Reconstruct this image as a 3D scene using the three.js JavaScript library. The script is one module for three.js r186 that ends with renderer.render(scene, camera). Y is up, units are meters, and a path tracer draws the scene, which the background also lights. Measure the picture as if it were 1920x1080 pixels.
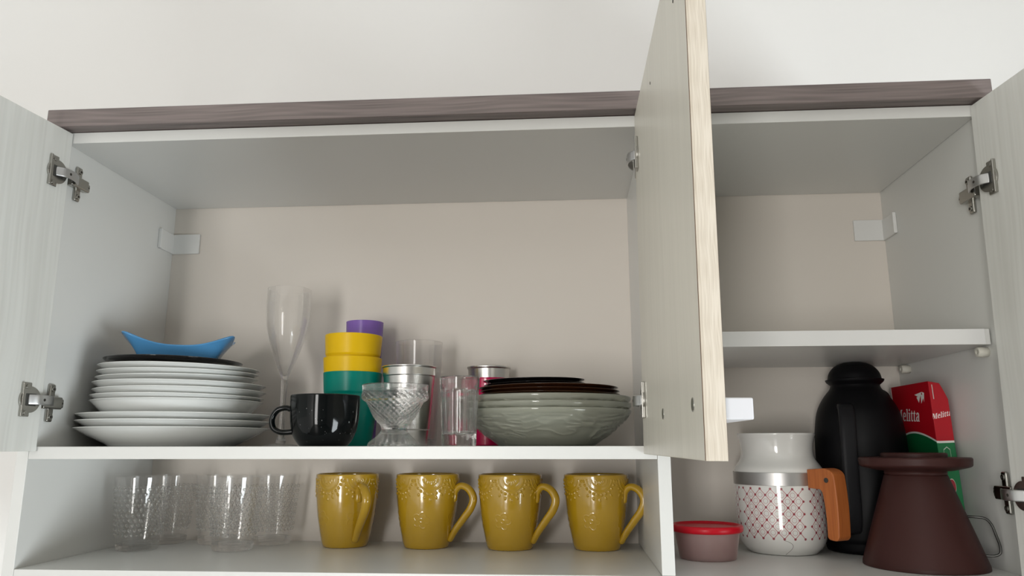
import * as THREE from 'three';
import { RoundedBoxGeometry } from 'three/addons/geometries/RoundedBoxGeometry.js';
import { mergeGeometries } from 'three/addons/utils/BufferGeometryUtils.js';
import { RectAreaLightUniformsLib } from 'three/addons/lights/RectAreaLightUniformsLib.js';

// ---------- camera, daylight, exposure ----------
const scene = new THREE.Scene();
const camera = new THREE.PerspectiveCamera(41.865, 1920 / 1080, 0.05, 60);
camera.rotation.order = 'YXZ';
camera.rotation.set(0.20529, 0.07064, -0.00123);
camera.position.set(0.66113, 0.00157, 1.19299);
scene.add(camera);

const SKY = new THREE.Color(0.80, 0.90, 1.0);
scene.background = SKY;

const renderer = new THREE.WebGLRenderer({ antialias: true });
renderer.toneMapping = THREE.LinearToneMapping;
renderer.toneMappingExposure = 1.06;
renderer.shadowMap.enabled = true;

RectAreaLightUniformsLib.init();
const DOORLIGHT = { x0: -0.95, x1: -0.20, y0: -1.45, y1: 0.55, power: 15.2, color: [1.0, 0.972, 0.935] };    // glazed door behind the camera
const SIDELIGHT = { z0: 1.25, z1: 2.2, y0: -1.5, y1: -0.45, power: 15.5, color: [0.90, 0.97, 1.0] };      // low opening of the balcony door in the right wall
const ROOM = { x0: -1.5, x1: 2.45, y0: -1.55, y1: 1.25, z0: -0.008, z1: 5.2 };
function daylight(w, h, at, target, power, color) {
  const l = new THREE.RectAreaLight(new THREE.Color().setRGB(...color), power, w, h);
  l.position.set(...at); l.lookAt(...target); scene.add(l);
}
daylight(DOORLIGHT.x1 - DOORLIGHT.x0, DOORLIGHT.y1 - DOORLIGHT.y0, [(DOORLIGHT.x0 + DOORLIGHT.x1) / 2, (DOORLIGHT.y0 + DOORLIGHT.y1) / 2, ROOM.z1 - 0.03],
  [(DOORLIGHT.x0 + DOORLIGHT.x1) / 2, (DOORLIGHT.y0 + DOORLIGHT.y1) / 2, 0], DOORLIGHT.power, DOORLIGHT.color);
daylight(SIDELIGHT.z1 - SIDELIGHT.z0, SIDELIGHT.y1 - SIDELIGHT.y0, [ROOM.x1 - 0.03, (SIDELIGHT.y0 + SIDELIGHT.y1) / 2, (SIDELIGHT.z0 + SIDELIGHT.z1) / 2],
  [0, (SIDELIGHT.y0 + SIDELIGHT.y1) / 2, (SIDELIGHT.z0 + SIDELIGHT.z1) / 2], SIDELIGHT.power, SIDELIGHT.color);

// ---------- small tools ----------
function rng(seed) { let s = seed >>> 0; return () => { s = (s + 0x6D2B79F5) >>> 0; let t = s; t = Math.imul(t ^ (t >>> 15), t | 1); t ^= t + Math.imul(t ^ (t >>> 7), t | 61); return ((t ^ (t >>> 14)) >>> 0) / 4294967296; }; }
function hash(x, y) { let h = Math.imul(x | 0, 374761393) + Math.imul(y | 0, 668265263); h = Math.imul(h ^ (h >>> 13), 1274126177); return ((h ^ (h >>> 16)) >>> 0) / 4294967296; }
function vnoise(x, y, px = 1e6, py = 1e6) {
  const xi = Math.floor(x), yi = Math.floor(y), fx = x - xi, fy = y - yi, w = (a, p) => ((a % p) + p) % p;
  const u = fx * fx * (3 - 2 * fx), v = fy * fy * (3 - 2 * fy);
  const a = hash(w(xi, px), w(yi, py)), b = hash(w(xi + 1, px), w(yi, py)), c = hash(w(xi, px), w(yi + 1, py)), d = hash(w(xi + 1, px), w(yi + 1, py));
  return (a + (b - a) * u) * (1 - v) + (c + (d - c) * u) * v;
}
const smooth = (a, b, x) => { const t = Math.min(1, Math.max(0, (x - a) / (b - a))); return t * t * (3 - 2 * t); };
const used = {};
function numbered(name) { const n = used[name] = (used[name] ?? -1) + 1; return n ? `${name}_${String(n).padStart(3, '0')}` : name; }
function shade(m) { m.castShadow = true; m.receiveShadow = true; return m; }
function thing(name, label, category, [x, y, z] = [0, 0, 0], turn = 0, group) {
  const o = new THREE.Group(); o.name = numbered(name); scene.add(o);
  o.position.set(x, y, z); o.rotation.y = turn; o.userData = { label, category };
  if (group) o.userData.group = group;
  return o;
}
function part(parent, name, geometry, material, label) {
  const m = shade(new THREE.Mesh(geometry, material)); m.name = name; parent.add(m);
  if (label) m.userData.label = label;
  return m;
}
function solo(name, label, category, geometry, material, pos = [0, 0, 0], turn = 0, group) {
  const m = shade(new THREE.Mesh(geometry, material)); m.name = numbered(name); scene.add(m);
  m.position.set(...pos); m.rotation.y = turn; m.userData = { label, category };
  if (group) m.userData.group = group;
  return m;
}
function dup(root, pos, turn, label) {
  const r = root.clone(); r.name = numbered(root.name.replace(/_\d{3}$/, '')); scene.add(r);
  r.position.set(...pos); r.rotation.y = turn; r.userData = { ...root.userData, label };
  return r;
}
function structure(name, geometry, material, parent = scene) {
  const m = shade(new THREE.Mesh(geometry, material)); m.name = name; m.userData.kind = 'structure'; parent.add(m); return m;
}
function planeUV(g) {           // uv in metres, by the way a face looks
  const p = g.attributes.position, n = g.attributes.normal, uv = new Float32Array(p.count * 2);
  for (let i = 0; i < p.count; i++) {
    const ax = Math.abs(n.getX(i)), ay = Math.abs(n.getY(i)), az = Math.abs(n.getZ(i));
    if (ax >= ay && ax >= az) { uv[2 * i] = p.getZ(i); uv[2 * i + 1] = p.getY(i); }
    else if (ay >= az) { uv[2 * i] = p.getX(i); uv[2 * i + 1] = p.getZ(i); }
    else { uv[2 * i] = p.getX(i); uv[2 * i + 1] = p.getY(i); }
  }
  g.setAttribute('uv', new THREE.BufferAttribute(uv, 2)); return g;
}
function box(x0, x1, y0, y1, z0, z1, r = 0.0006, seg = 2) {
  const w = x1 - x0, h = y1 - y0, d = z1 - z0;
  let g = new RoundedBoxGeometry(w, h, d, seg, Math.min(r, w * 0.49, h * 0.49, d * 0.49));
  if (g.index) g = g.toNonIndexed();
  g.translate((x0 + x1) / 2, (y0 + y1) / 2, (z0 + z1) / 2);
  return planeUV(g);
}
function merge(list) {
  return mergeGeometries(list.map((g) => {
    if (g.index) g = g.toNonIndexed();
    for (const k of Object.keys(g.attributes)) if (!['position', 'normal', 'uv'].includes(k)) g.deleteAttribute(k);
    g.clearGroups?.(); g.morphAttributes = {};
    return g;
  }));
}
// a profile [r, y, corner radius] with its corners rounded
function rounded(pts, steps = 4) {
  const out = [];
  pts.forEach(([r, y, c], i) => {
    if (!c || i === 0 || i === pts.length - 1) { out.push(new THREE.Vector2(Math.max(r, 1e-5), y)); return; }
    const P = new THREE.Vector2(r, y), A = new THREE.Vector2(...pts[i - 1].slice(0, 2)), B = new THREE.Vector2(...pts[i + 1].slice(0, 2));
    const a = A.clone().sub(P), b = B.clone().sub(P), la = Math.min(c, a.length() * 0.49), lb = Math.min(c, b.length() * 0.49);
    a.setLength(la).add(P); b.setLength(lb).add(P);
    for (let k = 0; k <= steps; k++) {
      const t = k / steps, q = new THREE.Vector2(0, 0).addScaledVector(a, (1 - t) * (1 - t)).addScaledVector(P, 2 * t * (1 - t)).addScaledVector(b, t * t);
      q.x = Math.max(q.x, 1e-5); out.push(q);
    }
  });
  return out;
}
const lathe = (pts, seg = 72) => new THREE.LatheGeometry(rounded(pts), seg);
// a grid surface: fn(u, v) -> [x, y, z]; closed round u
function surf(nu, nv, fn, flip = false) {
  const pos = [], uv = [], idx = [];
  for (let j = 0; j <= nv; j++) for (let i = 0; i <= nu; i++) { pos.push(...fn(i === nu ? 0 : i / nu, j / nv)); uv.push(i / nu, j / nv); }
  const w = nu + 1;
  for (let j = 0; j < nv; j++) for (let i = 0; i < nu; i++) {
    const a = j * w + i, b = a + 1, c = a + w, d = c + 1;
    if (flip) idx.push(a, b, c, b, d, c); else idx.push(a, c, b, b, c, d);
  }
  const g = new THREE.BufferGeometry();
  g.setAttribute('position', new THREE.Float32BufferAttribute(pos, 3)); g.setAttribute('uv', new THREE.Float32BufferAttribute(uv, 2)); g.setIndex(idx);
  g.computeVertexNormals();
  const n = g.attributes.normal;
  for (let j = 0; j <= nv; j++) {
    const a = j * w, b = a + nu, s = new THREE.Vector3(n.getX(a) + n.getX(b), n.getY(a) + n.getY(b), n.getZ(a) + n.getZ(b)).normalize();
    n.setXYZ(a, s.x, s.y, s.z); n.setXYZ(b, s.x, s.y, s.z);
  }
  return g;
}
// a lathe whose radius is pushed in and out by relief(theta, y, k) (k: index along the resampled profile's part)
function reliefLathe(pts, nu, nv, relief) {
  const P = rounded(pts, 5), L = [0];
  for (let i = 1; i < P.length; i++) L.push(L[i - 1] + P[i].distanceTo(P[i - 1]));
  const total = L[L.length - 1];
  const at = (s) => { let i = 1; while (i < P.length - 1 && L[i] < s) i++; const t = (s - L[i - 1]) / Math.max(1e-9, L[i] - L[i - 1]); return P[i - 1].clone().lerp(P[i], t); };
  const rows = [];
  for (let j = 0; j <= nv; j++) rows.push({ p: at(total * j / nv), s: total * j / nv });
  return surf(nu, nv, (u, v) => {
    const { p, s } = rows[Math.round(v * nv)], th = u * Math.PI * 2, r = Math.max(1e-5, p.x + (p.x > 0.002 ? relief(th, p.y, s, p.x) : 0));
    return [r * Math.sin(th), p.y, r * Math.cos(th)];
  }, true);
}
// sweep a rounded section (a across, b along the second axis) along points
function sweep(points, a, b, { seg = 60, round = 14, up = [0, 0, 1], cap = true, square = 1, closed = false } = {}) {
  const curve = new THREE.CatmullRomCurve3(points.map((p) => new THREE.Vector3(...p)), closed, 'centripetal');
  const U = new THREE.Vector3(...up), fa = typeof a === 'function' ? a : () => a, fb = typeof b === 'function' ? b : () => b;
  const rings = [];
  const ring = (t, push, k) => {
    const c = curve.getPointAt(t), T = curve.getTangentAt(t), S = new THREE.Vector3().crossVectors(T, U).normalize(), W = new THREE.Vector3().crossVectors(S, T).normalize();
    rings.push([c.addScaledVector(T, push), S, W, fa(t) * k, fb(t) * k]);
  };
  const e = Math.min(fa(0), fb(0)), e1 = Math.min(fa(1), fb(1));
  if (cap) for (const q of [0.02, 0.4, 0.75, 0.93]) ring(0, -e * Math.sqrt(1 - q * q), q);
  for (let i = 0; i <= seg; i++) ring(i / seg, 0, 1);
  if (cap) for (const q of [0.93, 0.75, 0.4, 0.02]) ring(1, e1 * Math.sqrt(1 - q * q), q);
  const n = rings.length - 1;
  return surf(round, n, (u, v) => {
    const [c, S, W, A, B] = rings[Math.round(v * n)], th = u * Math.PI * 2, pw = (x) => Math.sign(x) * Math.abs(x) ** square;
    const q = c.clone().addScaledVector(S, A * pw(Math.cos(th))).addScaledVector(W, B * pw(Math.sin(th)));
    return [q.x, q.y, q.z];
  }, true);
}
function cyl(r, h, at, axis = 'y', seg = 24, bevel = 0.0004) {
  const g = lathe([[0, 0], [r, 0, bevel], [r, h, bevel], [0, h]], seg);
  if (axis === 'x') g.rotateZ(-Math.PI / 2);
  if (axis === 'z') g.rotateX(Math.PI / 2);
  return g.translate(...at);
}

// ---------- textures ----------
function tex(w, h, fn, srgb = true) {
  const d = new Uint8Array(w * h * 4);
  for (let y = 0; y < h; y++) for (let x = 0; x < w; x++) { const c = fn(x / w, y / h, x, y), k = (y * w + x) * 4; d[k] = c[0]; d[k + 1] = c[1]; d[k + 2] = c[2]; d[k + 3] = 255; }
  const t = new THREE.DataTexture(d, w, h, THREE.RGBAFormat); t.wrapS = t.wrapT = THREE.RepeatWrapping; t.magFilter = THREE.LinearFilter; t.minFilter = THREE.LinearMipmapLinearFilter; t.generateMipmaps = true;
  if (srgb) t.colorSpace = THREE.SRGBColorSpace; t.needsUpdate = true; return t;
}
// wood print: fine streaks along v (or along u), the tile standing for size metres
function grain(base, dark, strength, alongU, size, seed) {
  const t = tex(512, 512, (u, v) => {
    const [a, l] = alongU ? [v, u] : [u, v], wob = (vnoise(a * 6 + seed, l * 3, 6 + 0, 3) - 0.5) * 0.02;
    const fine = vnoise((a + wob) * 160 + seed, l * 5, 1e6, 5), mid = vnoise((a + wob) * 46 + 7 + seed, l * 3 + 2, 1e6, 3), big = vnoise((a + wob) * 11 + 31 + seed, l * 2, 1e6, 2);
    const k = Math.min(1, Math.max(0, (fine * 0.5 + mid * 0.45 + big * 0.25 - 0.35) * strength));
    return base.map((c, i) => c + (dark[i] - c) * k);
  });
  t.repeat.set(1 / size, 1 / size); return t;
}
const std = (o) => new THREE.MeshStandardMaterial(o), phys = (o) => new THREE.MeshPhysicalMaterial(o);
const lin = (r, g, b) => new THREE.Color().setRGB(r, g, b);
const glass = (o = {}) => phys({ color: 0xffffff, roughness: 0.01, transmission: 1, thickness: 0.004, ior: 1.49, ...o });

const M = {
  white: std({ color: lin(0.75, 0.75, 0.725), roughness: 0.32 }),
  edge: std({ color: lin(0.84, 0.84, 0.83), roughness: 0.4 }),
  back: std({ color: lin(0.75, 0.695, 0.63), roughness: 0.45 }),
  door: std({ map: grain([228, 228, 223], [207, 206, 200], 0.9, false, 0.42, 3), roughness: 0.45 }),
  doorDull: std({ map: grain([222, 218, 206], [210, 206, 194], 0.9, false, 0.42, 40), roughness: 0.38 }),
  band: std({ map: grain([231, 221, 206], [196, 183, 164], 1.1, false, 0.06, 11), roughness: 0.5 }),
  seam: std({ color: lin(0.16, 0.09, 0.05), roughness: 0.8 }),
  crown: std({ map: grain([139, 127, 124], [97, 88, 86], 1.35, true, 0.30, 23), roughness: 0.5 }),
  steel: std({ color: lin(0.42, 0.41, 0.38), roughness: 0.22, metalness: 1 }),
  steelBright: std({ color: lin(0.60, 0.60, 0.60), roughness: 0.35, metalness: 1 }),
  darkMetal: std({ color: lin(0.10, 0.10, 0.095), roughness: 0.4, metalness: 0.8 }),
  plastic: std({ color: lin(0.80, 0.80, 0.78), roughness: 0.4 }),
  pin: std({ color: lin(0.72, 0.70, 0.62), roughness: 0.4 }),
  hole: std({ color: lin(0.03, 0.025, 0.02), roughness: 0.9 }),
  handle: std({ color: lin(0.78, 0.78, 0.82), roughness: 0.35 }),
  porcelain: phys({ color: lin(0.80, 0.81, 0.79), roughness: 0.12, clearcoat: 0.6, clearcoatRoughness: 0.08 }),
  blackGlass: phys({ color: lin(0.008, 0.007, 0.007), roughness: 0.08, clearcoat: 0.4, clearcoatRoughness: 0.05 }),
  amber: phys({ color: lin(0.05, 0.017, 0.006), roughness: 0.1, clearcoat: 0.5, clearcoatRoughness: 0.05 }),
  blue: phys({ color: lin(0.085, 0.29, 0.56), roughness: 0.2, specularIntensity: 0.7, clearcoat: 0.5, clearcoatRoughness: 0.1 }),
  yellow: phys({ color: lin(0.80, 0.50, 0.005), roughness: 0.35, specularIntensity: 0.45 }),
  teal: phys({ color: lin(0.0, 0.22, 0.17), roughness: 0.3, specularIntensity: 0.45 }),
  purple: phys({ color: lin(0.42, 0.25, 0.72), roughness: 0.25, transmission: 0.5, specularIntensity: 0.6, thickness: 0 }),
  magenta: phys({ color: lin(0.62, 0.005, 0.09), roughness: 0.18, clearcoat: 0.5 }),
  aluminium: std({ color: lin(0.72, 0.71, 0.69), roughness: 0.26, metalness: 1 }),
  mustard: phys({ color: lin(0.50, 0.30, 0.012), roughness: 0.2, clearcoat: 1, clearcoatRoughness: 0.05 }),
  clear: glass({ transparent: true, opacity: 0.75 }),
  thinClear: phys({ color: lin(0.985, 0.985, 0.985), roughness: 0.02, transmission: 1, thickness: 0, ior: 1.5, specularIntensity: 0.75 }),
  halfClear: glass({ transparent: true, opacity: 0.5 }),
  fluteClear: glass({ transparent: true, opacity: 0.5 }),
  dimple: glass({ transparent: true, opacity: 0.5 }),
  wallClear: phys({ color: lin(0.985, 0.985, 0.985), roughness: 0.02, transmission: 1, thickness: 0, ior: 1.5 }),
  pressed: glass({ ior: 1.44, roughness: 0.03, transparent: true, opacity: 0.65 }),
  greenGlass: phys({ color: lin(0.60, 0.61, 0.51), roughness: 0.08, transmission: 0.62, thickness: 0.004, ior: 1.5 }),
  redLid: phys({ color: lin(0.55, 0.004, 0.016), roughness: 0.32, specularIntensity: 0.6 }),
  frosted: phys({ color: lin(0.78, 0.60, 0.58), roughness: 0.55, transmission: 0.75, thickness: 0 }),
  thermos: phys({ color: lin(0.003, 0.003, 0.004), roughness: 0.5, specularIntensity: 0.35 }),
  brown: phys({ color: lin(0.050, 0.017, 0.015), roughness: 0.45, specularIntensity: 0.45 }),
  wood: std({ map: grain([190, 110, 55], [160, 84, 38], 1.1, false, 0.12, 51), roughness: 0.5 }),
  wall: std({ color: lin(0.92, 0.91, 0.89), roughness: 0.85 }),
  roomWall: std({ color: lin(0.36, 0.35, 0.33), roughness: 0.85 }),
  ceiling: std({ color: lin(0.86, 0.85, 0.83), roughness: 0.9 }),
  floor: std({ color: lin(0.13, 0.115, 0.10), roughness: 0.4 }),
  frame: std({ color: lin(0.8, 0.8, 0.8), roughness: 0.4 }),
  pane: phys({ color: lin(0.98, 0.99, 0.99), roughness: 0.01, transmission: 1, thickness: 0 }),
};

// ---------- the room ----------
{
  const { x0, x1, y0, y1, z0, z1 } = ROOM, t = 0.12;
  structure('wall_back', box(x0 - t, x1 + t, y0 - t, y1 + t, z0 - t, z0, 0.001, 1), M.wall);
  structure('floor', box(x0 - t, x1 + t, y0 - t, y0, z0 - t, z1 + t, 0.001, 1), M.floor);
  structure('ceiling', box(x0 - t, x1 + t, y1, y1 + t, z0 - t, z1 + t, 0.001, 1), M.ceiling);
  structure('wall_left', box(x0 - t, x0, y0, y1, z0, z1, 0.001, 1), M.wall);
  const D = DOORLIGHT, S = SIDELIGHT;
  structure('wall_front', merge([box(x0, D.x0, y0, y1, z1, z1 + t, 0.001, 1), box(D.x1, x1, y0, y1, z1, z1 + t, 0.001, 1), box(D.x0, D.x1, D.y1, y1, z1, z1 + t, 0.001, 1), box(D.x0, D.x1, y0, D.y0, z1, z1 + t, 0.001, 1)]), M.roomWall);
  structure('wall_right', merge([box(x1, x1 + t, y0, y1, z0, S.z0, 0.001, 1), box(x1, x1 + t, y0, y1, S.z1, z1, 0.001, 1), box(x1, x1 + t, S.y1, y1, S.z0, S.z1, 0.001, 1), box(x1, x1 + t, y0, S.y0, S.z0, S.z1, 0.001, 1)]), M.roomWall);
  const wf = structure('window_1', merge([box(D.x0, D.x0 + 0.04, D.y0, D.y1, z1 + 0.03, z1 + 0.08), box(D.x1 - 0.04, D.x1, D.y0, D.y1, z1 + 0.03, z1 + 0.08), box(D.x0, D.x1, D.y1 - 0.04, D.y1, z1 + 0.03, z1 + 0.08), box(D.x0, D.x1, D.y0, D.y0 + 0.04, z1 + 0.03, z1 + 0.08)]), M.frame);
  part(wf, 'pane', box(D.x0 + 0.04, D.x1 - 0.04, D.y0 + 0.04, D.y1 - 0.04, z1 + 0.054, z1 + 0.056), M.pane);
  const sf = structure('window_2', merge([box(x1 + 0.03, x1 + 0.08, S.y0, S.y1, S.z0, S.z0 + 0.05), box(x1 + 0.03, x1 + 0.08, S.y0, S.y1, S.z1 - 0.05, S.z1), box(x1 + 0.03, x1 + 0.08, S.y1 - 0.05, S.y1, S.z0, S.z1), box(x1 + 0.03, x1 + 0.08, S.y0, S.y0 + 0.05, S.z0, S.z1)]), M.frame);
  part(sf, 'pane', box(x1 + 0.054, x1 + 0.056, S.y0 + 0.05, S.y1 - 0.05, S.z0 + 0.05, S.z1 - 0.05), M.pane);
}

// ---------- the cabinet ----------
const D = 0.2887, T = 0.015, WP = 0.766, WQ = 0.781, WR = 1.17, H = 0.3975, FLOOR = -0.1433, BOT = FLOOR - T, G = 0.0004;
const O = [0.585, BOT, 0.14];
const cab = thing('wall_cabinet', 'white wall-hung kitchen cabinet with grey wood crown board and three open doors', 'cabinet', O);
const local = (g) => g.translate(-O[0], -O[1], -O[2]);
const cp = (name, g, m, label) => part(cab, name, local(g), m, label);
{
  const sideL = cp('side_panel', box(-T, 0, BOT - 0.03, H + T, 0, D), M.white);
  const sideR = cp('side_panel', box(WR, WR + T, BOT - 0.03, H + T, 0, D), M.white);
  const mid = cp('partition', box(WP, WQ, FLOOR + G, H - G, 0.0005, D - 0.0004), M.white);
  cp('top_panel', box(G, WR - G, H, H + T, 0.0005, D), M.white);
  cp('niche_shelf', box(G, WP - G, -T, 0, 0.0005, D), M.white);
  cp('bottom_panel', box(G, WR - G, BOT, FLOOR, 0.0005, D), M.white);
  cp('back_panel', box(-T, WR + T, BOT, H + T, -0.0035, 0, 0.0003), M.back);
  cp('crown_board', box(-0.0195, 1.184, 0.4135, 0.438, -0.0035, 0.3075, 0.0012), M.crown, 'grey brown wood grain crown board');

  // hinge mounting crosses, corner brackets and shelf pegs on the side panels; s = +1 points into the cabinet
  const mount = (x, s, y, z, lean) => {
    const list = [], bx = (a, b, ...r) => (s > 0 ? box(x + a, x + b, ...r) : box(x - b, x - a, ...r));
    list.push(bx(0, 0.005, y - 0.024, y + 0.024, z - 0.0055, z + 0.0055, 0.0024, 3));
    list.push(bx(0.001, 0.0105, y - 0.0078, y + 0.0078, z - 0.0135, z + 0.022, 0.002, 3));
    list.push(bx(0, 0.0075, y - 0.0058, y + 0.0058, z - 0.0205, z - 0.010, 0.002, 3));
    for (const dy of [-0.0175, 0.0175]) list.push(cyl(0.0034, 0.0018, [s > 0 ? x + 0.0045 : x - 0.0063, y + dy, z], 'x', 18));
    list.push(cyl(0.003, 0.0016, [s > 0 ? x + 0.007 : x - 0.0086, y, z - 0.015], 'x', 18));
    const g = merge(list); g.translate(0, -y, -z); g.rotateX(lean); g.translate(0, y, z); return g;
  };
  const slots = (x, s, y, z) => merge([-0.0175, 0.0175].map((dy) => cyl(0.0016, 0.0006, [s > 0 ? x + 0.0062 : x - 0.0068, y + dy, z], 'x', 10)).concat([cyl(0.0013, 0.0006, [s > 0 ? x + 0.0085 : x - 0.0091, y, z - 0.015], 'x', 10)]));
  for (const [p, x, s, y, z] of [[sideL, 0, 1, 0.349, 0.2625], [sideL, 0, 1, 0.0545, 0.2640], [sideR, WR, -1, 0.3045, 0.2620], [sideR, WR, -1, -0.0535, 0.2560], [mid, WP, -1, 0.349, 0.2625], [mid, WP, -1, 0.0525, 0.2630]]) {
    part(p, 'mounting_plate', local(mount(x, s, y, z, 0)), M.steel, 'shiny steel hinge mounting plate');
    part(p, 'screw_slot', local(slots(x, s, y, z)), M.hole);
  }
  const bracket = (x, s) => {
    const bx = (a, b, ...r) => (s > 0 ? box(x + a, x + b, ...r) : box(x - b, x - a, ...r));
    return merge([bx(0.0002, 0.0475, 0.3175, 0.3515, 0.0002, 0.004, 0.001), bx(0.0002, 0.0035, 0.3175, 0.3505, 0.0002, 0.047, 0.001), bx(0.0002, 0.0055, 0.3175, 0.3505, 0.043, 0.048, 0.001)]);
  };
  part(sideL, 'corner_bracket', local(bracket(0, 1)), M.plastic, 'white plastic corner bracket');
  part(sideR, 'corner_bracket', local(bracket(WR, -1)), M.plastic, 'white plastic corner bracket');
  for (const [y, z] of [[0.1105, 0.2485], [0.1105, 0.0364]]) {
    const g = lathe([[0.0026, 0.006], [0.0026, 0.0125, 0.0004], [0.0058, 0.0125, 0.0012], [0.0064, 0.0085, 0.001], [0.0058, 0], [0, 0], [0, 0.006], [0.0026, 0.006]], 28); g.rotateZ(Math.PI / 2); g.translate(WR, y, z);
    const pg = part(sideR, 'shelf_peg', local(g), M.pin, 'cream plastic shelf peg');
  }

  // doors: hinge edge at the origin, open along +z; s = which way the inside face looks
  function door(pos, turn, lean, s, y0, y1, mat, hinges) {
    const w = 0.389, x0 = s > 0 ? -T : 0, x1 = s > 0 ? 0 : T;
    const d = part(cab, 'door', box(x0, x1, y0, y1, 0, w - 0.0014, 0.0007), mat);
    d.position.set(pos[0] - O[0], -O[1], pos[1] - O[2]); d.rotation.set(0, turn, lean);
    part(d, 'edge_band', box(x0 + 0.0003, x1 - 0.0003, y0, y1, w - 0.0012, w, 0.0004), M.band, 'pale wood grain edge band');
    part(d, 'edge_seam', box(x0, x1, y0 + 0.0002, y1 - 0.0002, w - 0.0021, w - 0.0010, 0.0002), M.seam, 'dark brown glue line along the edge');
    for (const y of hinges) {
      const bx = (a, b, ...r) => (s > 0 ? box(a, b, ...r) : box(-b, -a, ...r));
      const cup = merge([bx(0, 0.0022, y - 0.0205, y + 0.0205, 0.020, 0.0335, 0.001), bx(0, 0.0045, y - 0.0205, y + 0.0205, 0.0318, 0.0345, 0.001),
        cyl(0.0158, 0.0026, [s > 0 ? 0.0002 : -0.0028, y, 0.021], 'x', 40), cyl(0.0028, 0.0016, [s > 0 ? 0.002 : -0.0036, y - 0.0155, 0.0265], 'x', 16), cyl(0.0028, 0.0016, [s > 0 ? 0.002 : -0.0036, y + 0.0155, 0.0265], 'x', 16)]);
      part(d, 'hinge_cup', cup, M.steel, 'steel hinge cup');
      part(d, 'hinge_hollow', bx(0.002, 0.0034, y - 0.0075, y + 0.0075, 0.0125, 0.0285, 0.001), M.darkMetal);
      const arm = sweep([[s * 0.0035, y, 0.024], [s * 0.0095, y, 0.016], [s * 0.0105, y, 0.004], [s * 0.0075, y, -0.006], [s * 0.003, y, -0.014]], 0.0012, 0.0062, { up: [0, 1, 0], seg: 24, round: 16, square: 0.5 });
      part(d, 'hinge_arm', arm, M.steelBright, 'bright steel hinge arm');
      part(d, 'hinge_slot', cyl(0.0019, 0.0008, [s > 0 ? 0.0112 : -0.0120, y, 0.009], 'x', 12), M.hole);
    }
    return d;
  }
  door([0.0113, 0.2907], -0.115, 0.009, 1, -0.0055, 0.4105, M.door, [0.349, 0.056]);
  door([1.1553, 0.2907], 0.094, -0.0234, -1, -0.175, 0.4105, M.door, [0.3085, -0.0535]);
  const dm = door([0.7503, 0.2907], 0.004, -0.008, -1, -0.009, 0.4105, M.doorDull, [0.349, 0.0515]);
  part(dm, 'pull_handle', merge([box(T, T + 0.005, 0.018, 0.034, 0.165, 0.178, 0.001), box(T, T + 0.005, 0.018, 0.034, 0.352, 0.366, 0.001), box(T + 0.001, T + 0.0225, 0.0185, 0.0335, 0.160, 0.370, 0.0012)]), M.handle, 'white rectangular pull handle');
  for (const z of [0.184, 0.349]) {
    const g = new THREE.TorusGeometry(0.0048, 0.0005, 8, 36); g.rotateY(Math.PI / 2); g.translate(-0.0001, 0.0295, z);
    part(dm, 'screw_cover', merge([g, cyl(0.0045, 0.0005, [-0.0005, 0.0295, z], 'x', 28, 0.0001)]), z < 0.2 ? M.steel : M.steel, 'round screw cover');
  }
  for (const [y, z] of [[0.3705, 0.169], [0.36, 0.334]]) part(dm, 'screw_hole', cyl(0.0016, 0.0004, [-0.0004, y, z], 'x', 14, 0.0001), M.hole);
}
// loose shelf of the right-hand compartment
{
  const y1 = 0.137, th = 0.0187, zf = 0.2622;
  const s = thing('cabinet_shelf', 'loose white shelf board resting on plastic pegs in the right compartment', 'shelf', [(WQ + WR) / 2, y1 - th, zf / 2]);
  part(s, 'board', box(WQ - 0.0 + 0.001, WR - 0.0015, y1 - th, y1, 0.001, zf - 0.0008, 0.0006).translate(-(WQ + WR) / 2, -(y1 - th), -zf / 2), M.white);
  part(s, 'edge_band', box(WQ + 0.001, WR - 0.0075, y1 - th, y1, zf - 0.0007, zf, 0.0003).translate(-(WQ + WR) / 2, -(y1 - th), -zf / 2), M.edge, 'white edge band');
}

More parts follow.
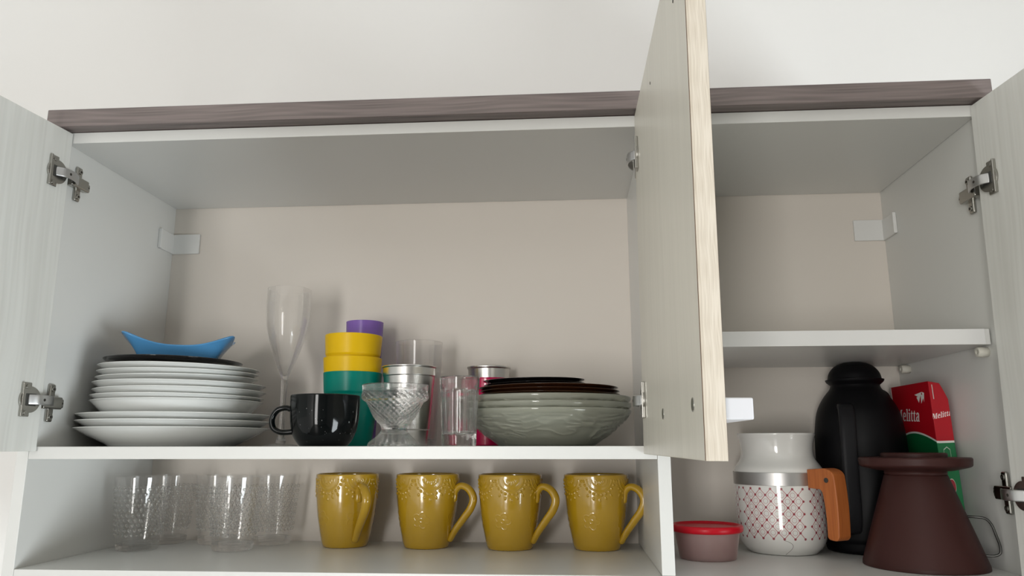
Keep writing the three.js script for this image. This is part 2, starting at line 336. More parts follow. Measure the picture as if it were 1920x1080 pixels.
// ---------- upper shelf, left: the plate stack ----------
function plateGeo(R, h, foot = 0.64, wall = 0.0032) {
  return lathe([[0, 0.0025], [R * (foot - 0.05), 0.0025, 0.001], [R * (foot - 0.035), 0, 0.001], [R * foot, 0, 0.0014], [R * (foot + 0.03), 0.0028, 0.003], [R * 0.84, h * 0.52, 0.012], [R - 0.003, h - wall * 0.75, 0.003], [R, h - 0.0012, 0.0016], [R - 0.0022, h, 0.0014],
    [R * 0.84, h * 0.60 + wall, 0.012], [R * (foot - 0.02), 0.0062, 0.006], [0, 0.0062]], 112);
}
const tilt = (o, ax, az) => { o.rotation.x = ax; o.rotation.z = az; return o; };
{
  const big = plateGeo(0.1282, 0.0254);
  const labels = ['large white dinner plate at the very bottom of the plate stack', 'large white dinner plate, middle one of the three at the bottom of the stack', 'large white dinner plate, uppermost of the three wide plates in the stack'];
  [[0.1094, 0], [0.1105, 0.0093], [0.111, 0.0183]].forEach(([x, y], i) => {
    const p = solo('dinner_plate', labels[i], 'plate', big, M.porcelain, [x, y, 0.146], i * 1.3, 'large white plates');
    tilt(p, 0, [0, -0.003, -0.002][i]);
  });
  const ords = ['lowest', 'second from the bottom', 'third from the bottom', 'middle one', 'third from the top', 'second from the top', 'topmost'];
  const deep = plateGeo(0.1140, 0.0370, 0.56), low = plateGeo(0.1145, 0.0275, 0.60), up = plateGeo(0.1075, 0.0215, 0.62);
  const rows = [[0.1141, 0.0620, deep], [0.1143, 0.0680, low], [0.1167, 0.0762, low], [0.1158, 0.0858, low], [0.1112, 0.0944, up], [0.1121, 0.1020, up], [0.1122, 0.1092, up]];
  const az = [0.004, -0.006, -0.010, 0.004, -0.012, -0.010, -0.012];
  rows.forEach(([x, y, g], i) => {
    const p = solo('side_plate', `smaller white plate in the tall stack, ${ords[i]} of the seven smaller ones`, 'plate', g, M.porcelain, [x, y - (g === deep ? 0.0370 : g === low ? 0.0275 : 0.0215), 0.15], i, 'smaller white plates');
    tilt(p, 0, az[i]);
  });
  const bp = solo('black_plate', 'thin black glass plate on the white plate stack under the blue dish', 'plate', lathe([[0, 0], [0.055, 0, 0.002], [0.088, 0.0042, 0.004], [0.0925, 0.0085, 0.001], [0.091, 0.0095, 0.001], [0.086, 0.0066, 0.003], [0.055, 0.0032, 0.003], [0, 0.0032]], 96), M.blackGlass, [0.1021, 0.1100, 0.15]);
  tilt(bp, 0, -0.012);
  // square dish with raised corners
  const sq = (th, n) => 1 / (Math.abs(Math.cos(th)) ** n + Math.abs(Math.sin(th)) ** n) ** (1 / n);
  const sqx = (th) => Math.cos(th) * sq(th, 7) / 0.906 * (1 - 0.25 * Math.cos(th) ** 8);   // how far along towards the raised ends
  const dish = surf(160, 44, (u, v) => {
    const th = u * Math.PI * 2, c = Math.abs(sqx(th)) ** 2.6, outer = v < 0.5;
    let k, r, y;
    const bottom = 0.0510, rim = 0.0650 + 0.0085 * c, top = 0.0215 + 0.0150 * c;
    if (v < 0.12) { k = v / 0.12; r = bottom * k; y = 0; }
    else if (v < 0.5) { k = (v - 0.12) / 0.38; r = bottom + (rim - bottom) * (k ** 1.35); y = top * (k ** 0.9); }
    else if (v < 0.6) { const a = (v - 0.5) / 0.1 * Math.PI; r = rim + 0.0030 * Math.sin(a) - 0.0032 * (v - 0.5) / 0.1; y = top + 0.0022 * (1 - Math.cos(a)) * 0.6 + 0.0012 * Math.sin(a); }
    else if (v < 0.9) { k = 1 - (v - 0.6) / 0.3; r = bottom - 0.003 + (rim - 0.0032 - bottom + 0.003) * (k ** 1.35); y = 0.003 + (top + 0.0026 - 0.003) * (k ** 0.9); }
    else { k = 1 - (v - 0.9) / 0.1; r = (bottom - 0.003) * k; y = 0.003; }
    const q = sq(th, 7) * r * 0.98;
    return [q * Math.cos(th), y, q * Math.sin(th) * 0.62];
  });
  const d = solo('blue_dish', 'glossy sky blue square dish with raised corners on top of the plate stack', 'dish', dish, M.blue, [0.1078, 0.1140, 0.150], 0.40);
  tilt(d, 0, -0.006);
}
// ---------- champagne flute ----------
{
  const f = thing('champagne_flute', 'tall clear plastic champagne flute beside the plate stack', 'glass', [0.2475, 0.0002, 0.105]);
  part(f, 'bowl', lathe([[0, 0.095], [0.004, 0.096, 0.002], [0.0105, 0.112, 0.01], [0.0225, 0.142, 0.02], [0.0305, 0.175, 0.02], [0.0322, 0.200, 0.015], [0.0316, 0.2315, 0.0005], [0.0306, 0.2315, 0.0005], [0.0311, 0.200, 0.015], [0.0294, 0.175, 0.02], [0.0214, 0.142, 0.02], [0.0095, 0.114, 0.008], [0.003, 0.102, 0.004], [0, 0.101]], 80), M.fluteClear);
  part(f, 'stem', lathe([[0, 0.0035], [0.0085, 0.0045, 0.004], [0.0042, 0.012, 0.01], [0.0037, 0.06, 0.02], [0.0046, 0.088, 0.006], [0.0044, 0.0955, 0.001], [0, 0.0955]], 40), M.clear);
  part(f, 'foot', lathe([[0, 0], [0.0245, 0, 0.0008], [0.0245, 0.0014, 0.0006], [0.009, 0.004, 0.006], [0, 0.0036]], 60), M.clear);
}
// ---------- black mug ----------
{
  const rnd = rng(8), speck = tex(1024, 512, () => [5, 8, 9]);
  { const d = speck.image.data; for (let k = 0; k < 420; k++) { const cx = rnd() * 1024, cy = rnd() * 512, r = 0.6 + rnd() ** 3 * 2.2, b = 90 + rnd() * 130; for (let y = Math.floor(cy - r); y <= cy + r; y++) for (let x = Math.floor(cx - r); x <= cx + r; x++) if ((x - cx) ** 2 + (y - cy) ** 2 <= r * r) { const q = (((y + 512) % 512) * 1024 + ((x + 1024) % 1024)) * 4; d[q] = b; d[q + 1] = b; d[q + 2] = b; } } }
  const mat = phys({ map: speck, roughness: 0.08, specularIntensity: 0.55 });
  const m = thing('black_mug', 'wide glossy black mug with tiny white speckles and round handle', 'mug', [0.3535, 0.0002, 0.237]);
  part(m, 'body', lathe([[0, 0.0015], [0.026, 0.0015, 0.0006], [0.0275, 0, 0.0006], [0.0295, 0, 0.001], [0.0370, 0.0085, 0.008], [0.0420, 0.024, 0.012], [0.0436, 0.045, 0.01], [0.0436, 0.0630, 0.001], [0.0424, 0.0638, 0.0008], [0.0410, 0.0630, 0.001], [0.0405, 0.04, 0.01], [0.036, 0.015, 0.012], [0.024, 0.005, 0.008], [0, 0.005]], 96), mat);
  part(m, 'handle', sweep([[-0.0405, 0.0445, 0], [-0.0500, 0.0478, 0], [-0.0610, 0.0450, 0], [-0.0675, 0.0340, 0], [-0.0650, 0.0225, 0], [-0.0560, 0.0175, 0], [-0.0385, 0.0180, 0]], 0.0036, 0.0048, { round: 20, cap: false }), mat).rotation.y = 0.05;
}
// ---------- stacked plastic cups ----------
{
  const cup = (h) => lathe([[0, 0.002], [0.0245, 0.002, 0.001], [0.0255, 0, 0.0006], [0.0290, 0, 0.0012], [0.0375, h - 0.0305, 0.001], [0.0392, h - 0.0275, 0.001], [0.0410, h - 0.0006, 0.0005], [0.0405, h, 0.0004], [0.0396, h - 0.0006, 0.0005], [0.0377, h - 0.0275, 0.001], [0.0362, h - 0.0305, 0.001], [0.0275, 0.0022, 0.0012], [0, 0.0022]], 96);
  const g = cup(0.101);
  const c1 = solo('plastic_cup', 'teal green plastic cup at the bottom of the cup stack', 'cup', g, M.teal, [0.360, 0.0002, 0.14], 0, 'stacked plastic cups');
  const c2 = dup(c1, [0.3595, 0.0212, 0.14], 0.4, 'lower yellow plastic cup nested in the teal cup'); c2.material = M.yellow;
  const c3 = dup(c1, [0.3585, 0.0532, 0.14], 0.9, 'upper yellow plastic cup, topmost of the cup stack'); c3.material = M.yellow; c3.scale.set(0.985, 1, 0.985);
  c2.rotation.z = 0.004; c3.rotation.z = -0.010;
  solo('purple_tumbler', 'tall translucent purple tumbler behind the yellow cups', 'tumbler', lathe([[0, 0], [0.0215, 0, 0.001], [0.0285, 0.1875, 0.0003], [0.0277, 0.1875, 0.0003], [0.0205, 0.0025, 0.001], [0, 0.0025]], 72), M.purple, [0.3515, 0.0002, 0.055]);
}
// ---------- metal cup, dessert bowl and tumblers ----------
{
  const cupProfile = (h, r0, r1) => [[0, 0.001], [r0 - 0.003, 0.001, 0.0006], [r0 - 0.002, 0, 0.0006], [r0, 0.0008, 0.0012], [r0 + (r1 - r0) * 0.20, h * 0.195, 0.0006], [r0 + (r1 - r0) * 0.20 + 0.0012, h * 0.20, 0.0006], [r0 + (r1 - r0) * 0.88 - 0.0002, h * 0.868, 0.0006], [r0 + (r1 - r0) * 0.88 + 0.0008, h * 0.874, 0.0005],
    [r1 - 0.0008, h - 0.0028, 0.0008], [r1 + 0.0009, h - 0.0022, 0.0008], [r1 + 0.0009, h - 0.0004, 0.0008], [r1 - 0.0008, h, 0.0006], [r1 - 0.0014, h - 0.003, 0.001], [r0 - 0.0014, 0.003, 0.002], [0, 0.003]];
  solo('metal_cup', 'brushed aluminium cup with rolled rim behind the glass dessert bowl', 'cup', lathe(cupProfile(0.1085, 0.0265, 0.0372), 96), M.aluminium, [0.4440, 0.0002, 0.153]);
  const mg = solo('pink_cup', 'magenta pink cup behind the glass salad bowls holding a metal cup', 'cup', lathe([[0, 0.001], [0.0270, 0.001, 0.0006], [0.0275, 0, 0.0008], [0.0300, 0.0006, 0.0012], [0.0352, 0.0985, 0.0006], [0.0358, 0.1000, 0.0006], [0.0342, 0.1000, 0.0006], [0.0284, 0.003, 0.002], [0, 0.003]], 80), M.magenta, [0.5435, 0.0002, 0.0375]);
  solo('silver_cup', 'small silver metal cup nested in the magenta pink cup', 'cup', lathe([[0, 0], [0.0262, 0, 0.001], [0.0320, 0.0985, 0.0006], [0.0338, 0.0995, 0.0008], [0.0338, 0.1020, 0.0008], [0.0322, 0.1026, 0.0006], [0.0314, 0.1000, 0.001], [0.0254, 0.002, 0.001], [0, 0.002]], 96), M.aluminium, [0.5435, 0.0165, 0.0375]);
  solo('clear_tumbler', 'tall clear straight tumbler standing behind the aluminium cup', 'tumbler', lathe([[0, 0.0015], [0.022, 0.0015, 0.001], [0.024, 0, 0.001], [0.0285, 0, 0.0018], [0.0358, 0.1535, 0.0007], [0.0344, 0.1535, 0.0007], [0.0272, 0.008, 0.003], [0, 0.008]], 80), M.fluteClear, [0.4400, 0.0002, 0.068]);
  const facet = (th, y) => (y > 0.012 && y < 0.0695 ? -0.0011 * smooth(0.012, 0.016, y) * smooth(0.0695, 0.0665, y) * (0.5 + 0.5 * Math.cos(th * 10)) : 0);
  solo('small_tumbler', 'small clear faceted glass tumbler left of the glass salad bowls', 'tumbler', reliefLathe([[0, 0.001], [0.017, 0.001, 0.001], [0.0185, 0, 0.001], [0.0212, 0, 0.0014], [0.0252, 0.0845, 0.0006], [0.0240, 0.0845, 0.0006], [0.0228, 0.0675, 0.001], [0.0216, 0.0665, 0.001], [0.0182, 0.014, 0.004], [0, 0.013]], 120, 120, (th, y, s) => (s < 0.109 ? facet(th, y) : 0)), M.clear, [0.5290, 0.0002, 0.2545]);

  // pressed glass dessert bowl: diamonds on the bowl, plain rim band and stepped foot
  const pts = [[0, 0.002], [0.024, 0.002, 0.001], [0.028, 0, 0.001], [0.0325, 0, 0.0012], [0.0318, 0.004, 0.002], [0.0215, 0.0125, 0.006], [0.0155, 0.0195, 0.004], [0.0175, 0.0255, 0.003], [0.0265, 0.0350, 0.01], [0.0355, 0.0545, 0.006], [0.0418, 0.0575, 0.002], [0.0424, 0.0655, 0.0012], [0.0412, 0.0670, 0.0008], [0.0422, 0.0762, 0.0008], [0.0404, 0.0762, 0.0008], [0.0392, 0.0640, 0.003], [0.0330, 0.0545, 0.008], [0.0235, 0.0375, 0.01], [0, 0.0285]];
  const diamonds = (th, y, s, r) => {
    const outer = s < 0.118; if (!outer || y < 0.0265 || y > 0.066) return outer && y < 0.012 ? 0.0005 * Math.cos(th * 24) * smooth(0.012, 0.004, y) : 0;
    const a = th * 26 / (2 * Math.PI), b = (y - 0.026) / 0.0066, k = Math.abs(((a + b) % 1 + 1) % 1 - 0.5) + Math.abs(((a - b) % 1 + 1) % 1 - 0.5);
    return 0.0013 * (k - 0.5) * smooth(0.0265, 0.030, y) * smooth(0.066, 0.063, y);
  };
  solo('dessert_bowl', 'clear pressed glass footed dessert bowl with a diamond pattern', 'bowl', reliefLathe(pts, 312, 190, diamonds), M.pressed, [0.4447, 0.0002, 0.2405]);
}
// ---------- glass salad bowls and dark plates ----------
{
  const bowlPts = [[0, 0.0015], [0.058, 0.0015, 0.001], [0.060, 0, 0.001], [0.0645, 0, 0.002], [0.086, 0.022, 0.012], [0.1035, 0.0440, 0.012], [0.1105, 0.0555, 0.006], [0.1135, 0.0600, 0.003], [0.1143, 0.0660, 0.0014], [0.1130, 0.0672, 0.001], [0.1105, 0.0655, 0.002], [0.1080, 0.0565, 0.006], [0.100, 0.0445, 0.012], [0.083, 0.0235, 0.012], [0.060, 0.0042, 0.006], [0, 0.0042]];
  const ripple = (th, y, s, r) => {
    if (s > 0.128 || y < 0.006 || y > 0.0405) return 0;
    const w = smooth(0.006, 0.014, y) * smooth(0.0405, 0.038, y), x = th / (2 * Math.PI);
    const n = vnoise(x * 34, y * 300 + 3 * vnoise(x * 22 + 9, y * 85, 22, 1e6), 34, 1e6), m = vnoise(x * 60 + 40, y * 420, 60, 1e6);
    const ridge = 1 - Math.abs(2 * n - 1);
    return w * (0.0030 * (ridge * ridge - 0.4) + 0.0007 * (m - 0.5));
  };
  for (const p of bowlPts) p[1] *= 0.70;
  const bg = reliefLathe(bowlPts, 300, 200, ripple);
  const b0 = solo('glass_bowl', 'rippled grey green glass salad bowl, outermost of three nested under the dark plates', 'bowl', bg, M.greenGlass, [0.6345, 0.0002, 0.155], 0, 'nested glass salad bowls');
  const b1 = dup(b0, [0.6350, 0.0087, 0.155], 1.2, 'rippled grey green glass salad bowl, middle one of the three nested bowls');
  const b2 = dup(b0, [0.6345, 0.0172, 0.155], 2.6, 'rippled grey green glass salad bowl, innermost of the three nested bowls');
  const dark = (R, h) => lathe([[0, 0], [R * 0.62, 0, 0.002], [R * 0.86, h * 0.55, 0.008], [R - 0.001, h - 0.0014, 0.0008], [R, h - 0.0004, 0.0006], [R - 0.0016, h, 0.0006], [R * 0.85, h * 0.55 + 0.0022, 0.008], [R * 0.60, 0.0024, 0.003], [0, 0.0024]], 96);
  const gb = dark(0.0955, 0.0135), gs = dark(0.0700, 0.0125);
  const A = [[0.6395, 0.0682, 'brown amber glass plate lying directly on the nested glass salad bowls', gb, M.amber, -0.004], [0.6390, 0.0725, 'brown amber glass plate, middle one of the three wide dark plates', gb, M.amber, -0.004], [0.6368, 0.0770, 'brown amber glass plate, uppermost of the three wide dark plates', gb, M.amber, -0.006],
    [0.6190, 0.0822, 'small black glass plate, lower of the two on the amber plates', gs, M.blackGlass, -0.018], [0.6178, 0.0880, 'small black glass plate at the very top of the dark plate stack', gs, M.blackGlass, -0.020]];
  A.forEach(([x, y, label, g, m, az], i) => tilt(solo(i < 3 ? 'amber_plate' : 'small_black_plate', label, 'plate', g, m, [x, y - (g === gb ? 0.0135 : 0.0125), 0.155], i, i < 3 ? 'wide amber plates' : 'small black plates'), 0, az));
}
// ---------- the niche: dimpled glasses ----------
{
  const h = 0.1005, wall = (y) => 0.0285 + 0.0089 * (y - 0.006) / (h - 0.006), bumps = [], ball = new THREE.SphereGeometry(0.0023, 10, 7);
  for (let i = 0; i < 10; i++) for (let k = 0; k < 28; k++) { const y = 0.0225 + i * 0.0068, a = (k + (i % 2) * 0.5) / 28 * Math.PI * 2, r = wall(y) + 0.0003; bumps.push(ball.clone().scale(1, 1, 0.62).rotateY(a).translate(r * Math.sin(a), y, r * Math.cos(a))); }
  const first = thing('dimpled_glass', '', 'tumbler', [0, 0, 0], 0, 'dimpled glasses in the niche');
  part(first, 'body', lathe([[0.0262, 0.0095], [0.0285, 0.0105, 0.002], [wall(h) - 0.0001, h, 0.0006], [wall(h) - 0.0014, h, 0.0006], [0.0262, 0.0115]], 96), M.wallClear);
  part(first, 'base', lathe([[0, 0.001], [0.021, 0.001, 0.001], [0.0225, 0, 0.001], [0.0268, 0, 0.002], [0.0284, 0.006, 0.003], [0.0286, 0.0104, 0.001], [0.0260, 0.0098, 0.003], [0, 0.0088]], 72), M.halfClear);
  part(first, 'dimples', merge(bumps), M.dimple).userData.kind = 'stuff';
  const spots = [[0.0520, 0.115, 'clear dimpled glass tumbler nearest the left wall in the front row'], [0.1880, 0.108, 'clear dimpled glass tumbler, front row, second from the left wall'], [0.0540, 0.0390, 'clear dimpled glass tumbler in the back row behind the front left tumbler'], [0.1340, 0.0390, 'clear dimpled glass tumbler, middle one of the back row'], [0.2170, 0.0390, 'clear dimpled glass tumbler at the right end, nearest the yellow mugs']];
  spots.forEach(([x, z, label], i) => { if (!i) { first.position.set(x, FLOOR + 0.0002, z); first.userData.label = label; } else dup(first, [x, FLOOR + 0.0002, z], i * 0.37, label); });
}
// ---------- the niche: mustard mugs ----------
{
  const h = 0.1035, pts = [[0, 0.002], [0.028, 0.002, 0.001], [0.0295, 0, 0.0008], [0.0318, 0, 0.0012], [0.0338, 0.004, 0.003], [0.0378, 0.022, 0.012], [0.0424, 0.048, 0.014], [0.0453, 0.0765, 0.012], [0.0463, h - 0.002, 0.002], [0.0453, h, 0.0014], [0.0433, h - 0.001, 0.0014], [0.0418, 0.075, 0.012], [0.0385, 0.046, 0.012], [0.0310, 0.006, 0.006], [0, 0.006]];
  const relief = (th, y, s, r) => {
    if (s > 0.139 || y < 0.008 || y > h - 0.003) return 0;
    const N = 6, sec = 2 * Math.PI / N, a = ((th % sec) + sec) % sec - sec / 2, x = a * 0.0435, dy = (h - 0.006) - y, R = Math.hypot(x, dy), ang = Math.atan2(dy, x);
    let q = 0;
    const bump = (d, rad, ht) => { if (d < rad) q = Math.max(q, ht * Math.sqrt(1 - (d / rad) ** 2)); };
    if (ang > 0.03 && ang < Math.PI - 0.03) {
      const nb = 12, f = ang / Math.PI * nb - 0.5, i = Math.min(nb - 1, Math.max(0, Math.round(f)));
      bump(Math.hypot(R - 0.0212, (f - i) * Math.PI / nb * 0.0212), 0.0016, 0.0011);
      bump(Math.abs(R - 0.0165), 0.0008, 0.0007);
      bump(Math.abs(R - 0.0105), 0.0006, 0.0004);
      for (let k = 0; k < 5; k++) { const pa = Math.PI * (0.30 + 0.10 * k), L = k === 2 ? 0.029 : 0.027; bump(Math.hypot((R - L) * 0.55, (ang - pa) * R), 0.0013, 0.0009); }
      const pet = Math.abs(Math.cos(ang * 6)); bump(Math.abs(R - 0.004 - 0.003 * pet), 0.0008, 0.0005);
    }
    // faint engraved blossoms lower on the wall
    const M2 = 5, s2 = 2 * Math.PI / M2, b = ((th + 0.4) % s2 + s2) % s2 - s2 / 2, bx = b * 0.038, by = y - 0.040, br = Math.hypot(bx, by), ba = Math.atan2(by, bx), pr = 0.0075 + 0.004 * Math.abs(Math.cos(ba * 2.5));
    if (Math.abs(br - pr) < 0.0009) q = Math.max(q, 0.00035 * (1 - Math.abs(br - pr) / 0.0009));
    if (Math.abs(br - 0.0025) < 0.0008) q = Math.max(q, 0.0003 * (1 - Math.abs(br - 0.0025) / 0.0008));
    return q;
  };
  const body = reliefLathe(pts, 540, 330, relief);
  // handle in the plane x (outwards), y
  const handle = sweep([[0.0425, 0.0670, 0], [0.0440, 0.0785, 0], [0.0520, 0.0862, 0], [0.0640, 0.0830, 0], [0.0722, 0.0700, 0], [0.0685, 0.0560, 0], [0.0575, 0.0410, 0], [0.0445, 0.0240, 0], [0.0372, 0.0120, 0]], (t) => 0.0044 + 0.0012 * Math.sin(t * Math.PI), (t) => 0.0050 + 0.0016 * Math.sin(t * Math.PI), { round: 20, seg: 70 });
  const first = thing('mustard_mug', 'mustard yellow mug with its handle turned to the front, leftmost of the four', 'mug', [0.3345, FLOOR + 0.0002, 0.054], -Math.PI / 2 + 0.66, 'mustard mugs in the niche');
  part(first, 'body', body, M.mustard); part(first, 'handle', handle, M.mustard);
  dup(first, [0.4560, FLOOR + 0.0002, 0.058], -0.26, 'mustard yellow mug, second of the four from the left, beside the front-turned one');
  dup(first, [0.5785, FLOOR + 0.0002, 0.067], -0.42, 'mustard yellow mug, third of the four from the left');
  dup(first, [0.7025, FLOOR + 0.0002, 0.064], -0.45, 'mustard yellow mug, rightmost of the four, next to the partition');
}
// ---------- right compartment ----------
{
  const y = FLOOR + 0.0002;
  // lidded container
  const c = thing('food_container', 'small frosted plastic container with a bright red lid', 'container', [0.8425, y, 0.147]);
  part(c, 'body', lathe([[0, 0.001], [0.033, 0.001, 0.001], [0.0345, 0, 0.001], [0.0362, 0.001, 0.002], [0.0420, 0.037, 0.001], [0.0408, 0.037, 0.0006], [0.0350, 0.003, 0.002], [0, 0.002]], 80), M.frosted);
  part(c, 'lid', lathe([[0.0405, 0.0335], [0.0440, 0.0335, 0.0008], [0.0462, 0.0350, 0.0012], [0.0468, 0.0395, 0.0016], [0.0452, 0.0425, 0.0014], [0.0418, 0.0428, 0.001], [0.0398, 0.0398, 0.001], [0, 0.0394], [0, 0.038], [0.0405, 0.038], [0.0405, 0.0335]], 96), M.redLid, 'bright red snap lid');

  // porcelain jug with a steel band and wooden handle
  const cv = document.createElement('canvas'); cv.width = 2048; cv.height = 1024; const x = cv.getContext('2d');
  x.fillStyle = '#e9e8e4'; x.fillRect(0, 0, 2048, 1024);
const top = 1024 * (1 - 0.0865 / 0.1605), bot = 1024 * (1 - 0.0225 / 0.1605), cell = 38, rows = 8, mm = (bot - top) / rows, n = 12;
  for (let k = 0; k < 4; k++) {
    const X0 = ((0.4525 + k * 0.25) % 1) * 2048 + 28;
    for (let w = -1; w <= 0; w++) for (let i = 0; i <= n; i++) for (let j = 0; j <= rows; j++) {
      const px = X0 + w * 2048 + i * cell, py = top + j * mm;
      if (i < n && j < rows) { x.strokeStyle = 'rgba(176,92,96,0.8)'; x.lineWidth = 5; x.beginPath(); if ((i + j) % 2) { x.moveTo(px, py + mm); x.lineTo(px + cell, py); } else { x.moveTo(px, py); x.lineTo(px + cell, py + mm); } x.stroke(); }
      if ((i + j) % 2 === 0) { x.fillStyle = 'rgba(150,58,68,0.9)'; x.beginPath(); x.ellipse(px, py, 9, 10, 0, 0, 7); x.fill(); }
      else if (i && i < n && j && j < rows) { x.strokeStyle = 'rgba(196,160,160,0.9)'; x.lineWidth = 4; x.beginPath(); x.ellipse(px, py, 17, 20, 0, 0, 7); x.stroke(); }
    }
  }
  x.strokeStyle = 'rgba(95,85,80,0.8)'; x.lineWidth = 3; x.beginPath(); x.moveTo(742, 890); x.bezierCurveTo(797, 905, 822, 930, 797, 965); x.bezierCurveTo(782, 990, 762, 1000, 752, 1015); x.stroke();
  const jt = new THREE.CanvasTexture(cv); jt.colorSpace = THREE.SRGBColorSpace; jt.wrapS = THREE.RepeatWrapping;
  const jugMat = phys({ map: jt, roughness: 0.13, clearcoat: 0.7, clearcoatRoughness: 0.06 });
  const jug = thing('porcelain_jug', 'white porcelain jug with red lattice print, steel band and wooden handle', 'jug', [0.9580, y, 0.0765], 0.0);
  const jg = lathe([[0, 0.002], [0.038, 0.002, 0.001], [0.040, 0, 0.001], [0.0445, 0, 0.002], [0.0555, 0.0105, 0.012], [0.0600, 0.028, 0.012], [0.0604, 0.060, 0.01], [0.0603, 0.106, 0.004], [0.0590, 0.1130, 0.006], [0.0505, 0.1240, 0.010], [0.0480, 0.1340, 0.010], [0.0500, 0.1500, 0.008], [0.0532, 0.1585, 0.002], [0.0526, 0.1605, 0.0012], [0.0500, 0.1590, 0.001], [0.0455, 0.1340, 0.012], [0.0570, 0.104, 0.012], [0.0570, 0.03, 0.012], [0.040, 0.006, 0.01], [0, 0.006]], 128);
  { const p = jg.attributes.position, uv = jg.attributes.uv; for (let i = 0; i < p.count; i++) uv.setY(i, p.getY(i) / 0.1605); }
  const jb = part(jug, 'body', jg, jugMat); jb.rotation.y = -0.26 + Math.PI + 0.05 + 0.84;
  part(jug, 'metal_band', lathe([[0.0602, 0.0905], [0.0613, 0.0905, 0.0003], [0.0613, 0.1075, 0.0003], [0.0602, 0.1075]], 128), std({ color: lin(0.50, 0.49, 0.48), roughness: 0.38, metalness: 1 }), 'grey steel band');
  const hd = part(jug, 'wooden_handle', (() => {
    const s = new THREE.Shape(); s.moveTo(0.0615, 0.0895); s.lineTo(0.0615, 0.1105); s.lineTo(0.086, 0.1125); s.quadraticCurveTo(0.0985, 0.1115, 0.1005, 0.104); s.quadraticCurveTo(0.1045, 0.070, 0.1015, 0.030); s.quadraticCurveTo(0.100, 0.0255, 0.096, 0.0255); s.lineTo(0.0905, 0.0260); s.quadraticCurveTo(0.0865, 0.0265, 0.0868, 0.030); s.quadraticCurveTo(0.088, 0.060, 0.0840, 0.082); s.quadraticCurveTo(0.0825, 0.0875, 0.078, 0.0885); s.closePath();
    const g = new THREE.ExtrudeGeometry(s, { depth: 0.0195, bevelEnabled: true, bevelSize: 0.0016, bevelThickness: 0.0016, bevelSegments: 3, curveSegments: 10 }); g.translate(0, 0, -0.00975); return planeUV(g.index ? g.toNonIndexed() : g);
  })(), M.wood, 'orange brown wooden handle');
  hd.rotation.y = -Math.PI / 2 + 0.56;
  part(hd, 'rivet', cyl(0.0032, 0.0012, [0.0905, 0.099, 0.0112], 'z', 20), M.darkMetal);

  // black thermos flask
  const t = thing('thermos_flask', 'tall matt black thermos flask with domed lid behind the brown coffee dripper', 'flask', [1.0790, y, 0.0635], 0.30);
  part(t, 'body', lathe([[0, 0.001], [0.052, 0.001, 0.001], [0.0540, 0, 0.002], [0.0560, 0.004, 0.003], [0.0565, 0.014, 0.001], [0.0590, 0.018, 0.003], [0.0605, 0.05, 0.02], [0.0608, 0.115, 0.02], [0.0600, 0.158, 0.014], [0.0555, 0.191, 0.014], [0.0445, 0.211, 0.008], [0.0335, 0.2240, 0.004], [0.0325, 0.2310, 0.002], [0, 0.2310]], 96), M.thermos);
  part(t, 'lid', lathe([[0, 0.2270], [0.0315, 0.2270, 0.001], [0.0350, 0.2300, 0.002], [0.0385, 0.2330, 0.001], [0.0398, 0.2365, 0.001], [0.0378, 0.2350, 0.001], [0.0362, 0.2370, 0.001], [0.0345, 0.2465, 0.008], [0.0250, 0.2575, 0.010], [0.0120, 0.2615, 0.006], [0, 0.2618]], 80), M.thermos);
  part(t, 'handle', sweep([[-0.030, 0.196, 0.036], [-0.034, 0.193, 0.051], [-0.0375, 0.176, 0.0625], [-0.0400, 0.140, 0.0680], [-0.0410, 0.095, 0.0675], [-0.0400, 0.055, 0.0630], [-0.0385, 0.035, 0.054], [-0.036, 0.030, 0.042]], 0.0052, 0.0105, { up: [1, 0, 0], seg: 50, round: 20, square: 0.6 }), phys({ color: lin(0.014, 0.014, 0.016), roughness: 0.5, specularIntensity: 0.4 })).rotation.y = -0.30;
  part(t, 'spout', sweep([[0.040, 0.196, -0.012], [0.052, 0.205, -0.016], [0.061, 0.214, -0.019]], (q) => 0.016 - 0.004 * q, (q) => 0.012 - 0.003 * q, { seg: 14, round: 18 }), M.thermos);

  // upside-down coffee dripper
  const d = thing('coffee_dripper', 'dark brown plastic coffee dripper standing upside down in front of the thermos', 'dripper', [1.0930, y, 0.1965]);
  part(d, 'cone', lathe([[0.0660, 0.0], [0.0692, 0.0, 0.0008], [0.0690, 0.004, 0.001], [0.0355, 0.1075, 0.001], [0.0340, 0.1085, 0.001], [0.0310, 0.1085, 0.001], [0.0660, 0.0]], 96), M.brown);
  part(d, 'neck_ring', lathe([[0.0300, 0.1075], [0.0345, 0.1075, 0.001], [0.0355, 0.1105, 0.001], [0.0345, 0.1135, 0.001], [0.0300, 0.1135]], 72), M.brown);
  part(d, 'flange', lathe([[0, 0.1128], [0.042, 0.1128, 0.003], [0.0600, 0.1170, 0.003], [0.0632, 0.1190, 0.0014], [0.0640, 0.1275, 0.0012], [0.0625, 0.1290, 0.001], [0, 0.1285]], 112), M.brown);
  part(d, 'outlet_ring', lathe([[0.018, 0.1284], [0.0375, 0.1284, 0.0005], [0.0375, 0.1335, 0.001], [0.0355, 0.1345, 0.0008], [0.0340, 0.1335, 0.0008], [0.0330, 0.1295, 0.001], [0.018, 0.1290]], 72), M.brown);
  part(d, 'wire_handle', sweep([[0.040, 0.0600, 0.022], [0.050, 0.0602, 0.030], [0.0600, 0.0585, 0.034], [0.0650, 0.0525, 0.035], [0.0695, 0.0380, 0.035], [0.0725, 0.0270, 0.034], [0.0720, 0.0195, 0.033], [0.0670, 0.0165, 0.031], [0.0540, 0.0165, 0.026]], 0.0015, 0.0015, { round: 12, seg: 90, up: [0.4, 0, -1] }), M.darkMetal, 'thin dark wire handle');
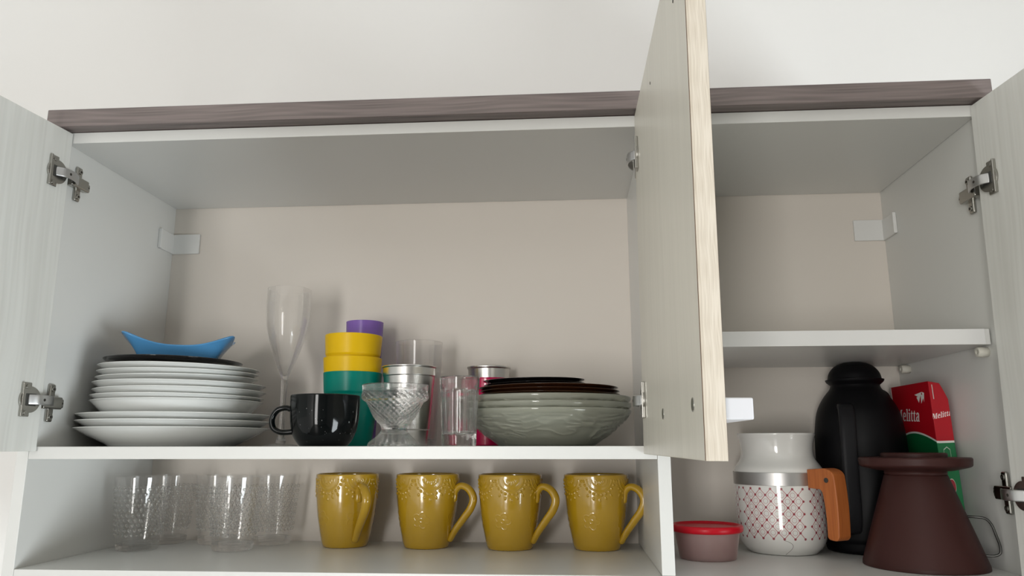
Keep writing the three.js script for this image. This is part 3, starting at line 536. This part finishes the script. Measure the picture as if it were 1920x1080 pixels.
  part(d, 'cone_rib', sweep([[0.0515, 0.0500, 0.0085], [0.0570, 0.0300, 0.0095], [0.0620, 0.0160, 0.0105]], 0.0035, 0.0025, { seg: 20, round: 14 }), M.brown);

  // red and green carton
  const cc = document.createElement('canvas'); cc.width = 1024; cc.height = 1024; const q = cc.getContext('2d');
  const BH = 0.226, FW = 0.118, SW = 0.0215;         // front occupies u 0..0.6, side u 0.64..1
  q.fillStyle = '#b80a1e'; q.fillRect(0, 0, 1024, 1024);
  const gy = (v) => 1024 * (1 - v / BH);
  q.fillStyle = '#f0efe9'; q.beginPath(); q.moveTo(0, gy(0.1480)); q.bezierCurveTo(200, gy(0.1680), 380, gy(0.1640), 614, gy(0.1490)); q.lineTo(614, 1024); q.lineTo(0, 1024); q.fill();
  q.fillStyle = '#0f6a3c'; q.beginPath(); q.moveTo(0, gy(0.1455)); q.bezierCurveTo(200, gy(0.1655), 380, gy(0.1615), 614, gy(0.1465)); q.lineTo(614, 1024); q.lineTo(0, 1024); q.fill();
  q.fillStyle = '#f0efe9'; q.fillRect(640, gy(0.1490), 384, 1024); q.fillStyle = '#0f7a45'; q.fillRect(640, gy(0.1462), 384, 1024);
  q.fillStyle = '#f4f2ee'; q.save(); q.translate(225, gy(0.176)); q.rotate(0.04); q.font = 'italic bold 100px serif'; q.textAlign = 'center'; q.fillText('Melitta', 0, 0); q.restore();
  q.save(); q.translate(835, gy(0.1790)); q.rotate(-0.05); q.scale(2.7, 1); q.font = 'italic bold 42px serif'; q.textAlign = 'center'; q.fillText('Melitta', 0, 0); q.restore();
  q.fillStyle = '#f4f2ee'; for (const [ax, ay, bx2, by2, cx2, cy2] of [[330, 70, 420, 58, 392, 92], [352, 88, 404, 74, 372, 122], [420, 58, 446, 66, 432, 122], [404, 70, 440, 84, 398, 128]]) { q.beginPath(); q.moveTo(ax * 1.3 - 50, ay); q.lineTo(bx2 * 1.3 - 50, by2); q.lineTo(cx2 * 1.3 - 50, cy2); q.fill(); }
  q.strokeStyle = '#cfd8cc'; q.lineWidth = 6; q.beginPath(); q.moveTo(770, 400); q.quadraticCurveTo(760, 470, 830, 490); q.quadraticCurveTo(920, 470, 900, 400); q.lineTo(840, 385); q.lineTo(770, 400); q.stroke();
  q.fillStyle = '#a8313c'; q.beginPath(); q.ellipse(840, 610, 70, 42, 0, 0, 7); q.fill(); q.strokeStyle = '#d8cfc0'; q.stroke();
  q.fillStyle = '#b6c832'; q.fillRect(880, 680, 22, 170);
  const ct = new THREE.CanvasTexture(cc); ct.colorSpace = THREE.SRGBColorSpace;
  const cm = std({ map: ct, roughness: 0.4 });
  const bxg = thing('coffee_carton', 'red and green carton with white lettering leaning in the right corner', 'carton', [1.1478, y, 0.1550], -Math.PI / 2);
  // local: front face looks +z with its right edge at x = 0, the side face looks +x
  const sh = new THREE.Shape(); sh.moveTo(0, 0); sh.lineTo(SW, 0); sh.lineTo(SW, BH - 0.024); sh.quadraticCurveTo(SW - 0.004, BH - 0.012, SW * 0.62, BH - 0.003); sh.lineTo(SW * 0.2, BH - 0.001); sh.lineTo(0, BH); sh.closePath();
  let eg = new THREE.ExtrudeGeometry(sh, { depth: FW, bevelEnabled: true, bevelSize: 0.0005, bevelThickness: 0.0005, bevelSegments: 1 }); if (eg.index) eg = eg.toNonIndexed();
  eg.rotateY(Math.PI / 2); eg.translate(-FW, 0, 0);            // shape x -> -z, depth -> +x
  { const p = eg.attributes.position, n = eg.attributes.normal, uv = eg.attributes.uv; for (let i = 0; i < p.count; i++) { const side = Math.abs(n.getX(i)) > 0.6; uv.setXY(i, side ? 0.645 + 0.345 * Math.min(1, -p.getZ(i) / SW) : 0.002 + 0.59 * Math.min(1, Math.max(0, (p.getX(i) + FW) / FW)), Math.min(0.998, Math.max(0.002, p.getY(i) / BH))); } }
  const carton = part(bxg, 'carton', eg, cm);
  const pale = std({ color: lin(0.62, 0.58, 0.55), roughness: 0.7 });
  part(bxg, 'flap', box(-FW - 0.0006, -FW + 0.002, BH - 0.022, BH + 0.001, -0.003, 0.0008, 0.0003), pale, 'pale unprinted flap edge');
  part(bxg, 'flap', box(SW * 0 - 0.0002, 0.0008, BH - 0.023, BH - 0.004, -SW * 0.2, -SW * 0.15, 0.0003), pale, 'pale unprinted flap edge');
  bxg.rotation.order = 'YXZ'; bxg.rotation.x = 0.035;
}

renderer.render(scene, camera);
